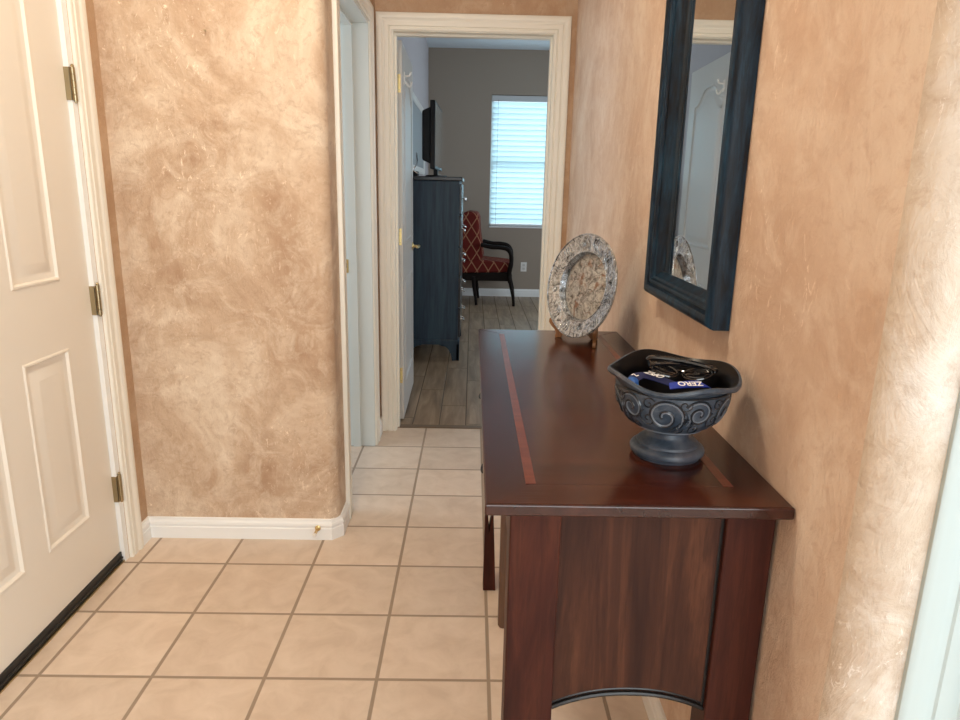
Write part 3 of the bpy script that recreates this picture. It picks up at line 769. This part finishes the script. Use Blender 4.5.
# sunglasses lying in the bowl
SG = thing('sunglasses', 'glossy black sunglasses lying in the footed bowl', 'sunglasses', (0.392, 1.178, 0.975), math.radians(-24))
bm = bmesh.new()
for sx in (-1, 1):
    n = 20; ring = []
    pts = [(sx*0.032+0.027*math.cos(2*PI*k/n), 0.0, 0.018*math.sin(2*PI*k/n)+0.003*math.cos(2*PI*k/n)*sx) for k in range(n+1)]
    pts = [(x, 0.012*(1-(abs(x)/0.065)**2), z) for x, y, z in pts]
    tube(bm, pts, 0.0032, 8, cap=False)
tube(bm, smoothpath([(-0.008, 0.012, 0.006), (0, 0.013, 0.010), (0.008, 0.012, 0.006)], 5), 0.003, 8)
fr = link_bm('frame', bm, M_shades, SG, smooth=True)
for sx in (-1, 1):
    bm = bmesh.new(); n = 20
    vs = []
    cv = bm.verts.new((sx*0.032, 0.0125*(1-(0.032/0.065)**2)+0.002, 0))
    for k in range(n):
        x = sx*0.032+0.0265*math.cos(2*PI*k/n); vs.append(bm.verts.new((x, 0.012*(1-(abs(x)/0.065)**2), 0.0175*math.sin(2*PI*k/n)+0.003*math.cos(2*PI*k/n)*sx)))
    for k in range(n): bm.faces.new((cv, vs[k], vs[(k+1) % n]))
    o = link_bm('lens', bm, M_shades, SG, smooth=True); sm = o.modifiers.new('s', 'SOLIDIFY'); sm.thickness = 0.002
    bm = bmesh.new(); q = -0.006 if sx > 0 else -0.014
    tube(bm, smoothpath([(sx*0.060, 0.000, 0.004), (sx*0.064, q*0.6, 0.006), (sx*0.050, q, 0.006), (0, q-0.001, 0.004), (-sx*0.045, q, -0.004), (-sx*0.062, q, -0.014)], 6), [0.0045]*25+[0.0035]*6, 8, flat=1.4)
    link_bm('temple', bm, M_shades, SG, smooth=True)
SG.rotation_euler = (math.radians(-70), math.radians(3), math.radians(-14))
SG.location = (0.373, 1.169, 1.010); SG.scale = (0.92, 0.92, 0.92)

# lanyard strap with print
LN = thing('lanyard', 'blue key lanyard with white printed letters lying in the footed bowl', 'lanyard', (0.340, 1.137, 0.990))
def ribbon(bm, pts, wid, th=0.0015, up=Vector((0, -0.35, 1)), mi=0):
    pts = smoothpath(pts, 8); n = len(pts); rows = []
    for i, p in enumerate(pts):
        tt = (pts[min(i+1, n-1)]-pts[max(i-1, 0)]).normalized()
        s = up.cross(tt).normalized(); nn = tt.cross(s).normalized()
        w_ = wid
        rows.append([bm.verts.new(p+s*w_/2), bm.verts.new(p-s*w_/2), bm.verts.new(p-s*w_/2-nn*th), bm.verts.new(p+s*w_/2-nn*th)])
    for a, b in zip(rows, rows[1:]):
        for k in range(4):
            f = bm.faces.new((a[k], a[(k+1) % 4], b[(k+1) % 4], b[k])); f.material_index = mi
    bm.faces.new(rows[0][::-1]); bm.faces.new(rows[-1])
def loc(p): return (p[0]-0.35, p[1]-1.145, p[2]-0.99)
bm = bmesh.new()
ribbon(bm, [loc(p) for p in [(0.292, 1.150, 0.978), (0.299, 1.170, 0.992), (0.316, 1.178, 0.996), (0.332, 1.162, 0.997), (0.345, 1.145, 0.996), (0.356, 1.122, 0.996)]], 0.020)
link_bm('navy_strap', bm, M_navy, LN)
bm = bmesh.new()
ribbon(bm, [loc(p) for p in [(0.345, 1.112, 0.996), (0.365, 1.108, 1.000), (0.385, 1.106, 1.002), (0.403, 1.112, 1.000), (0.412, 1.122, 0.994)]], 0.018)
link_bm('blue_strap', bm, M_blue, LN)
bm = bmesh.new(); ribbon(bm, [loc(p) for p in [(0.282, 1.138, 0.985), (0.292, 1.150, 0.996), (0.303, 1.152, 0.990)]], 0.016)
link_bm('blue_strap', bm, new_mat('mid_blue_webbing', (0.02, 0.10, 0.36), 0.5), LN)
def word(txt, p, size, rotz, tilt=0.32, parent=LN):
    cu = bpy.data.curves.new('print', 'FONT'); cu.body = txt; cu.size = size; cu.extrude = 0.0002; cu.offset = size*0.022
    cu.align_x = 'CENTER'; cu.align_y = 'CENTER'; cu.materials.append(M_letters)
    o = bpy.data.objects.new('print', cu); col.objects.link(o); o.parent = parent
    bpy.context.view_layer.update()
    me = bpy.data.meshes.new_from_object(o.evaluated_get(bpy.context.evaluated_depsgraph_get()))
    bpy.data.objects.remove(o); me.name = 'printed_word'
    if not me.materials: me.materials.append(M_letters)
    o = bpy.data.objects.new('printed_word', me); col.objects.link(o); o.parent = parent
    o.location = loc(p); o.rotation_euler = (tilt*(1 if abs(rotz) < 1.6 else -1), 0, rotz); return o
word('ZERO', (0.376, 1.1015, 1.0037), 0.0165, PI+0.05)
word('OPIZ', (0.334, 1.164, 1.0017), 0.0185, PI-1.05, 0.1)
word('Z', (0.300, 1.170, 0.9985), 0.015, PI+0.9, 0.1)

# ------------------------------------------------------------------ plate on its stand
m = new_mat('hammered_pewter', (0.45, 0.44, 0.43), 0.24, 0.92); t = NT(m); v = t.coord()
n1 = t.noise(v, 42, 5, 0.7, 1.5); n2 = t.noise(v, 16, 5, 0.6, 1.0)
vo = t.n('ShaderNodeTexVoronoi'); vo.inputs['Scale'].default_value = 60; t.l(v, vo.inputs['Vector'])
cc = t.ramp(n1, [(0.36, (0.06, 0.06, 0.062)), (0.44, (0.34, 0.37, 0.40)), (0.60, (0.68, 0.75, 0.82))])
cc = t.mix(t.ramp(n2, [(0.52, (0, 0, 0)), (0.68, (0.4, 0.4, 0.4))]), cc, (0.27, 0.25, 0.23)); t.base(cc)
t.bump(t.math('ADD', n1, t.math('MULTIPLY', vo.outputs['Distance'], 0.5)), 0.7, 0.004)
M_pew = m
m = new_mat('etched_copper_well', (0.40, 0.36, 0.33), 0.40, 0.5); t = NT(m); v = t.coord()
n1 = t.noise(v, 62, 6, 0.7, 1.2); n2 = t.noise(v, 30, 4, 0.6, 1.0)
cc = t.ramp(n1, [(0.36, (0.09, 0.08, 0.07)), (0.47, (0.33, 0.32, 0.30)), (0.62, (0.55, 0.54, 0.51))])
cc = t.mix(t.ramp(n2, [(0.55, (0, 0, 0)), (0.63, (0.8, 0.8, 0.8))]), cc, (0.24, 0.115, 0.06)); t.base(cc); t.bump(n1, 0.8, 0.004)
M_well = m
PN = math.atan2(-0.50, -0.866)    # plate normal heading
PL = thing('decorative_plate', 'round etched pewter and copper plate leaning on a wooden stand', 'plate', (0.329, 2.030, 1.036))
PL.rotation_euler = (Matrix.Rotation(PN+PI/2, 4, 'Z') @ Matrix.Rotation(math.radians(-11), 4, 'X') @ Matrix.Rotation(PI/2, 4, 'X')).to_euler()
# local: disc in XY, front along +Z
bm = bmesh.new()
front = [(0.098, -0.016), (0.101, -0.006), (0.104, 0.0), (0.125, 0.004), (0.148, 0.009), (0.153, 0.010), (0.156, 0.009), (0.155, 0.005), (0.148, 0.004), (0.104, -0.005), (0.100, -0.022), (0, -0.024)]
lathe(bm, front, 72)
random.seed(11)
# raised ornament on the rim: flowers and leaf strokes
def ringpt(r, a):
    z = 0.0 + (r-0.104)/(0.148-0.104)*0.009
    return (r*math.cos(a), r*math.sin(a), z+0.0008)
for k in range(12):
    a = 2*PI*k/12+0.2
    if k % 3 == 0:
        tube(bm, [(ringpt(0.127, a)[0]+0.008*math.cos(q*PI/6), ringpt(0.127, a)[1]+0.008*math.sin(q*PI/6), 0.0055) for q in range(13)], 0.0010, 5, cap=False)
        tube(bm, [(ringpt(0.127, a)[0]+0.004*math.cos(q*PI/6), ringpt(0.127, a)[1]+0.004*math.sin(q*PI/6), 0.0055) for q in range(13)], 0.0010, 5, cap=False)
    else:
        for q in (-1, 0, 1):
            tube(bm, smoothpath([ringpt(0.112, a+q*0.07), ringpt(0.127, a+0.10+q*0.07), ringpt(0.143, a+0.06+q*0.07)], 5), 0.0010, 5)
tube(bm, [(0.1045*math.cos(2*PI*k/64), 0.1045*math.sin(2*PI*k/64), 0.0005) for k in range(65)], 0.0018, 6, cap=False)
tube(bm, [(0.153*math.cos(2*PI*k/64), 0.153*math.sin(2*PI*k/64), 0.0105) for k in range(65)], 0.0015, 6, cap=False)
link_bm('rim', bm, M_pew, PL, smooth=True)
bm = bmesh.new(); lathe(bm, [(0, -0.014), (0.088, -0.0155), (0.094, -0.017), (0.099, -0.018), (0.099, -0.021), (0, -0.021)], 64)
for k in range(10):
    a = 2*PI*k/10
    for q in (-1, 0, 1):
        r1 = 0.060
        tube(bm, smoothpath([(r1*math.cos(a+q*0.16), r1*math.sin(a+q*0.16), -0.0146), ((r1+0.010)*math.cos(a+q*0.20+0.05), (r1+0.010)*math.sin(a+q*0.20+0.05), -0.0144), ((r1+0.020)*math.cos(a+q*0.1), (r1+0.020)*math.sin(a+q*0.1), -0.0148)], 4), 0.0011, 5)
    tube(bm, [(0.03*math.cos(a+q*0.1)*(1-q*0.06), 0.03*math.sin(a+q*0.1)*(1-q*0.06), -0.0138) for q in range(9)], 0.001, 5)
link_bm('well', bm, M_well, PL, smooth=True)

M_stand = wood('stand_wood', (0.20, 0.085, 0.03), (0.33, 0.15, 0.055), (0.45, 0.23, 0.09), rough=0.4, coat=0.3, scale=2)
HX, HY = 0.392, 2.094
ST = thing('plate_stand', 'small folding carved wood stand holding the etched plate', 'plate stand', (HX, HY, 0.8612))
def wing(fx, fy):
    d = Vector((fx-HX, fy-HY, 0)); L = d.length; d.normalize(); sd = Vector((-d.y, d.x, 0))
    out = [(0, 0), (0.016, 0), (0.026, 0.012), (L-0.045, 0.018), (L-0.026, 0.010), (L-0.020, 0.0), (L-0.002, 0.0), (L, 0.006), (L-0.004, 0.014), (L+0.002, 0.026), (L+0.012, 0.036), (L+0.020, 0.048), (L+0.019, 0.059), (L+0.010, 0.065), (L-0.002, 0.062), (L-0.006, 0.052), (L-0.007, 0.044),
           (L-0.016, 0.034), (L-0.026, 0.026), (L-0.038, 0.027), (L-0.050, 0.040), (L-0.062, 0.075), (L-0.070, 0.115), (L-0.078, 0.130), (0.012, 0.135), (0, 0.128)]
    bm = bmesh.new(); prism(bm, out, lambda u, v, s: d*u + sd*(0.010*(s-0.5)) + Vector((0, 0, v)))
    link_bm('wing', bm, M_stand, ST, bevel=0.0015)
wing(0.266, 2.122); wing(0.364, 1.970)
bm = bmesh.new()
lathe(bm, [(0, 0), (0.005, 0), (0.005, 0.13), (0, 0.13)], 12); link_bm('hinge_pin', bm, M_stand, ST, smooth=True)

# ------------------------------------------------------------------ wall mirror
m = new_mat('distressed_blue_black', (0.012, 0.022, 0.038), 0.40, coat=0.0, spec=0.22); t = NT(m)
v = t.coord(scale=(1, 1, 0.12)); n1 = t.noise(v, 60, 6, 0.7, 0.4); n2 = t.noise(t.coord(), 120, 5, 0.7, 1.0)
cc = t.ramp(n1, [(0.38, (0.003, 0.005, 0.009)), (0.52, (0.006, 0.019, 0.037)), (0.70, (0.014, 0.052, 0.095))])
cc = t.mix(t.ramp(n2, [(0.66, (0, 0, 0)), (0.76, (0.3, 0.3, 0.3))]), cc, (0.08, 0.09, 0.10)); t.base(cc); t.bump(n1, 0.25, 0.003)
M_frame = m
MR = thing('wall_mirror', 'tall mirror in a moulded blue-black wooden frame on the peach wall', 'mirror', (XR, 1.517, 1.060))
MH = 0.95; MY = 0.253
bm = bmesh.new()
MP = [(0.0, 0.0), (0.0, 0.030), (0.003, 0.037), (0.009, 0.042), (0.018, 0.043), (0.025, 0.040), (0.028, 0.033), (0.031, 0.033), (0.034, 0.037), (0.040, 0.036), (0.043, 0.029), (0.048, 0.027), (0.052, 0.020), (0.057, 0.016), (0.060, 0.011), (0.060, 0.0)]
sweep(bm, [(-MY, 0), (MY, 0), (MY, MH), (-MY, MH)], MP, lambda u, v, h: (-h-0.001, u, v), closed=True)
link_bm('frame', bm, M_frame, MR, smooth=True)
bm = bmesh.new(); box(bm, -0.010, -0.004, -MY+0.056, MY-0.056, 0.056, MH-0.056); link_bm('mirror_glass', bm, M_mirror, MR)
bm = bmesh.new(); box(bm, -0.0035, -0.0005, -MY+0.01, MY-0.01, 0.01, MH-0.01); link_bm('backing_board', bm, M_blackpl, MR)

# ------------------------------------------------------------------ small hall things
DS = thing('door_stop', 'small brass spring door stop on the white baseboard', 'door stop', (-0.567, YJ-0.014, 0.050))
bm = bmesh.new(); lathe(bm, [(0, 0), (0.011, 0), (0.011, 0.003), (0.006, 0.006), (0, 0.006)], 16)
pts = [(0.0045*math.cos(q*0.7), 0.0045*math.sin(q*0.7), 0.005+q*0.0006) for q in range(80)]
tube(bm, pts, 0.0009, 5); lathe(bm, [(0, 0.052), (0.0045, 0.052), (0.0045, 0.054), (0, 0.054)], 12)
bm.transform(Matrix.Rotation(PI/2, 4, 'X')); link_bm('spring', bm, M_brass, DS, smooth=True)
bm = bmesh.new(); lathe(bm, [(0, 0.053), (0.007, 0.053), (0.0075, 0.058), (0.006, 0.066), (0, 0.067)], 16)
bm.transform(Matrix.Rotation(PI/2, 4, 'X')); link_bm('rubber_tip', bm, M_white, DS, smooth=True)
bm = bmesh.new(); lathe(bm, [(0, -0.005), (0.0016, -0.005), (0.0016, 0.010), (0.0035, 0.010), (0.0035, 0.012), (0, 0.0125)], 12); bm.transform(Matrix.Translation((-0.864, YJ, 1.783)) @ Matrix.Rotation(PI/2, 4, 'X'))
o = link_bm('nail', bm, M_obrass); tag(o, 'small dark nail in the upper tan plaster wall', 'nail')

# ceiling lamp of the hall (out of frame)
CL = thing('ceiling_light', 'flush glass dome ceiling lamp of the hall, above the frame', 'ceiling lamp', (-0.50, 1.35, HC))
bm = bmesh.new(); lathe(bm, [(0, 0), (0.16, 0), (0.165, -0.015), (0.155, -0.03), (0, -0.03)], 40); link_bm('base', bm, M_obrass, CL, smooth=True)
me_ = bpy.data.materials.new('lamp_glass'); me_.use_nodes = True
b = me_.node_tree.nodes['Principled BSDF']; b.inputs['Emission Color'].default_value = (1.0, 0.84, 0.64, 1); b.inputs['Emission Strength'].default_value = 62
bm = bmesh.new(); lathe(bm, [(0.15, -0.03), (0.145, -0.05), (0.12, -0.075), (0.07, -0.095), (0, -0.10)], 40); link_bm('dome', bm, me_, CL, smooth=True)

# ------------------------------------------------------------------ bedroom: dresser
m = new_mat('navy_dresser_paint', (0.030, 0.045, 0.070), 0.45, coat=0.0, spec=0.3); t = NT(m); v = t.coord(scale=(8, 8, 0.6)); n1 = t.noise(v, 4, 5, 0.6, 0.3)
t.base(t.ramp(n1, [(0.35, (0.022, 0.040, 0.070)), (0.65, (0.040, 0.080, 0.115))])); M_dres = m
M_dtop = new_mat('dresser_top_black', (0.015, 0.016, 0.02), 0.3)
DX0, DX1, DY0, DY1, DZ = -0.535, -0.102, 5.235, 6.20, 1.395
DR = thing('dresser', 'tall dark navy chest of drawers beyond the open bedroom door', 'chest of drawers', ((DX0+DX1)/2, (DY0+DY1)/2, 0))
cx, cy = (DX0+DX1)/2, (DY0+DY1)/2
def dbox(name, x0, x1, y0, y1, z0, z1, m, parent=DR, bev=0.003):
    bm = bmesh.new(); box(bm, x0-cx, x1-cx, y0-cy, y1-cy, z0, z1); return link_bm(name, bm, m, parent, bevel=bev)
dbox('body', DX0, DX1, DY0, DY1, 0.16, DZ-0.03, M_dres)
dbox('dresser_top', DX0-0.005, DX1+0.022, DY0-0.018, DY1+0.018, DZ-0.03, DZ, M_dtop, bev=0.006)
dbox('plinth', DX0, DX1+0.012, DY0-0.012, DY1+0.012, 0.125, 0.165, M_dres, bev=0.006)
# side frame stiles
bm = bmesh.new()
box(bm, DX1-0.035-cx, DX1-cx, DY0-0.004-cy, DY0-cy, 0.165, DZ-0.03); box(bm, DX0-cx, DX0+0.035-cx, DY0-0.004-cy, DY0-cy, 0.165, DZ-0.03)
link_bm('side_stiles', bm, M_dres, DR)
# bracket feet
for fy in (0, 1):
    for fx in (0, 1):
        bm = bmesh.new()
        xs = DX1+0.012-cx if fx else DX0-cx; sg = -1 if fx else 1
        ys = (DY0-0.012-cy) if fy == 0 else (DY1+0.012-cy-0.02)
        prism(bm, [(xs, 0.13), (xs+sg*0.17, 0.13), (xs+sg*0.14, 0.118), (xs+sg*0.105, 0.110), (xs+sg*0.080, 0.085), (xs+sg*0.062, 0.045), (xs+sg*0.055, 0.0), (xs+sg*0.008, 0.0), (xs, 0.02)], lambda u, v, s: (u, ys+0.02*s, v))
        y2 = (DY0-0.012-cy) if fy == 0 else (DY1+0.012-cy); s2 = 1 if fy == 0 else -1
        prism(bm, [(y2, 0.13), (y2+s2*0.17, 0.13), (y2+s2*0.08, 0.085), (y2+s2*0.055, 0.0), (y2, 0.0)], lambda u, v, s: (xs+sg*0.02*s, u, v))
        link_bm('foot', bm, M_dres, DR)
nd = 5; dh = (DZ-0.04-0.18)/nd
for k in range(nd):
    z0 = 0.175+k*dh
    d = dbox('drawer', DX1, DX1+0.016, DY0+0.025, DY1-0.025, z0+0.006, z0+dh-0.006, M_dtop)
    for yy in (DY0+0.22, DY1-0.22):
        bm = bmesh.new()
        z = z0+dh/2; x = DX1+0.016-cx; y = yy-cy
        tube(bm, smoothpath([(x, y-0.05, z+0.01), (x+0.024, y-0.045, z), (x+0.026, y, z-0.014), (x+0.024, y+0.045, z), (x, y+0.05, z+0.01)], 6), 0.005, 8)
        link_bm('drawer_pull', bm, M_steel, d, smooth=True)
# television
TV = thing('television', 'thin black flat television standing on the navy chest of drawers', 'television', (-0.295, 5.64, DZ))
TV.rotation_euler = (0, 0, math.radians(-1.5))
bm = bmesh.new(); box(bm, -0.018, 0.018, -0.38, 0.38, 0.055, 0.535); link_bm('bezel', bm, M_blackpl, TV, bevel=0.004)
bm = bmesh.new(); prism(bm, [(-0.018, 0.09), (-0.018, 0.50), (-0.085, 0.47), (-0.085, 0.12)], lambda u, v, s: (u, -0.30+0.6*s, v)); link_bm('back_cover', bm, M_blackpl, TV, bevel=0.01)
bm = bmesh.new(); box(bm, 0.0175, 0.0195, -0.365, 0.365, 0.075, 0.520); link_bm('screen', bm, M_glass_bk, TV)
bm = bmesh.new(); prism(bm, [(0.085*math.cos(2*PI*k/28), 0.20*math.sin(2*PI*k/28)) for k in range(28)], lambda u, v, s: (u, v, 0.001+0.012*s)); box(bm, -0.02, 0.012, -0.04, 0.04, 0.012, 0.07); link_bm('stand', bm, M_blackpl, TV)
# cable box and its leads behind the television
CB = thing('cable_box', 'small black cable box with silver leads behind the television', 'cable box', (-0.475, 5.32, DZ))
bm = bmesh.new(); box(bm, -0.06, 0.06, -0.07, 0.07, 0.001, 0.035); link_bm('case', bm, M_blackpl, CB, bevel=0.004)
bm = bmesh.new()
tube(bm, smoothpath([(0.0, -0.05, 0.036), (0.03, -0.07, 0.05), (0.055, -0.05, 0.09), (0.05, 0.0, 0.14), (0.04, 0.10, 0.17)], 8), 0.005, 8)
tube(bm, smoothpath([(-0.03, -0.05, 0.036), (-0.01, -0.075, 0.055), (0.03, -0.075, 0.04), (0.07, -0.06, 0.012)], 8), 0.006, 8)
link_bm('leads', bm, M_steel, CB, smooth=True)
# framed picture on the left wall
PF = thing('picture_frame', 'white framed picture on the bedroom wall behind the television', 'picture', (-0.55, 6.75, 1.45))
bm = bmesh.new(); sweep(bm, [(-0.95, 0), (0.95, 0), (0.95, 0.66), (-0.95, 0.66)], [(0, 0), (0, 0.018), (0.02, 0.024), (0.05, 0.020), (0.06, 0.012), (0.06, 0)], lambda u, v, h: (h+0.001, u, v), closed=True); link_bm('frame', bm, M_wdoor, PF, smooth=True)
bm = bmesh.new(); box(bm, 0.001, 0.010, -0.93, 0.93, 0.02, 0.64); link_bm('canvas', bm, new_mat('grey_print', (0.25, 0.28, 0.30), 0.5), PF)

# ------------------------------------------------------------------ bedroom: armchair
m = new_mat('red_lattice_fabric', (0.13, 0.018, 0.015), 0.85, spec=0.2); t = NT(m)
tc = t.n('ShaderNodeTexCoord'); s_ = t.sep(tc.outputs['Object'])
hx = t.math('ADD', s_[0], t.math('MULTIPLY', s_[1], 0.9))
def stripe(k, period, width):
    a = t.math('DIVIDE', t.math('ADD', t.math('MULTIPLY', hx, 1.55), t.math('MULTIPLY', s_[2], k)), period)
    fr_ = t.math('FRACT', a); dd = t.math('ABSOLUTE', t.math('SUBTRACT', fr_, 0.5))
    return t.math('LESS_THAN', dd, width)
st = t.math('MAXIMUM', stripe(1.0, 0.20, 0.055), stripe(-1.0, 0.20, 0.055))
t.base(t.mix(st, (0.125, 0.014, 0.010), (0.34, 0.16, 0.09))); M_fab = m
M_ebony = new_mat('ebony_wood', (0.008, 0.005, 0.004), 0.45, spec=0.15)
CH = thing('armchair', 'wooden armchair with red diamond-lattice upholstery under the window wall', 'armchair', (0.17, 8.15, 0), math.radians(-3))
# faces +X; near side is -Y
def slab(pts, y0, y1, bev, m, name, sub=2):
    bm = bmesh.new(); prism(bm, pts, lambda u, v, s: (u, y0+(y1-y0)*s, v))
    o = link_bm(name, bm, m, CH, smooth=True, bevel=bev, seg=4); return o
slab([(-0.33, 0.36), (0.27, 0.385), (0.305, 0.42), (0.30, 0.475), (0.25, 0.50), (-0.05, 0.525), (-0.33, 0.50)], -0.25, 0.27, 0.025, M_fab, 'seat')
slab([(-0.10, 0.50), (-0.035, 0.535), (-0.060, 0.70), (-0.082, 0.85), (-0.09, 1.0), (-0.115, 1.055), (-0.22, 1.065), (-0.30, 1.03), (-0.31, 0.85), (-0.29, 0.5)], -0.24, 0.26, 0.03, M_fab, 'backrest')
slab([(-0.33, 0.285), (0.28, 0.285), (0.295, 0.33), (0.275, 0.39), (-0.33, 0.365)], -0.255, 0.275, 0.008, M_ebony, 'seat_rail')
for sy in (-0.268, 0.288):
    bm = bmesh.new()
    tube(bm, smoothpath([(0.335, sy, 0.0), (0.322, sy, 0.12), (0.285, sy, 0.28), (0.272, sy, 0.38), (0.292, sy, 0.50), (0.285, sy, 0.60), (0.24, sy, 0.655), (0.16, sy, 0.672), (0.06, sy, 0.675), (-0.06, sy, 0.70)], 8),
         [0.017]*8+[0.02]*8+[0.026]*8+[0.028]*8+[0.026]*40+[0.022]*9, 10)
    link_bm('arm', bm, M_ebony, CH, smooth=True)
    bm = bmesh.new()
    tube(bm, smoothpath([(-0.100, sy*0.93, 0.0), (-0.115, sy*0.93, 0.12), (-0.13, sy*0.93, 0.22), (-0.14, sy*0.93, 0.33)], 6), [0.016]*6+[0.022]*6+[0.024]*7, 10)
    link_bm('leg', bm, M_ebony, CH, smooth=True)
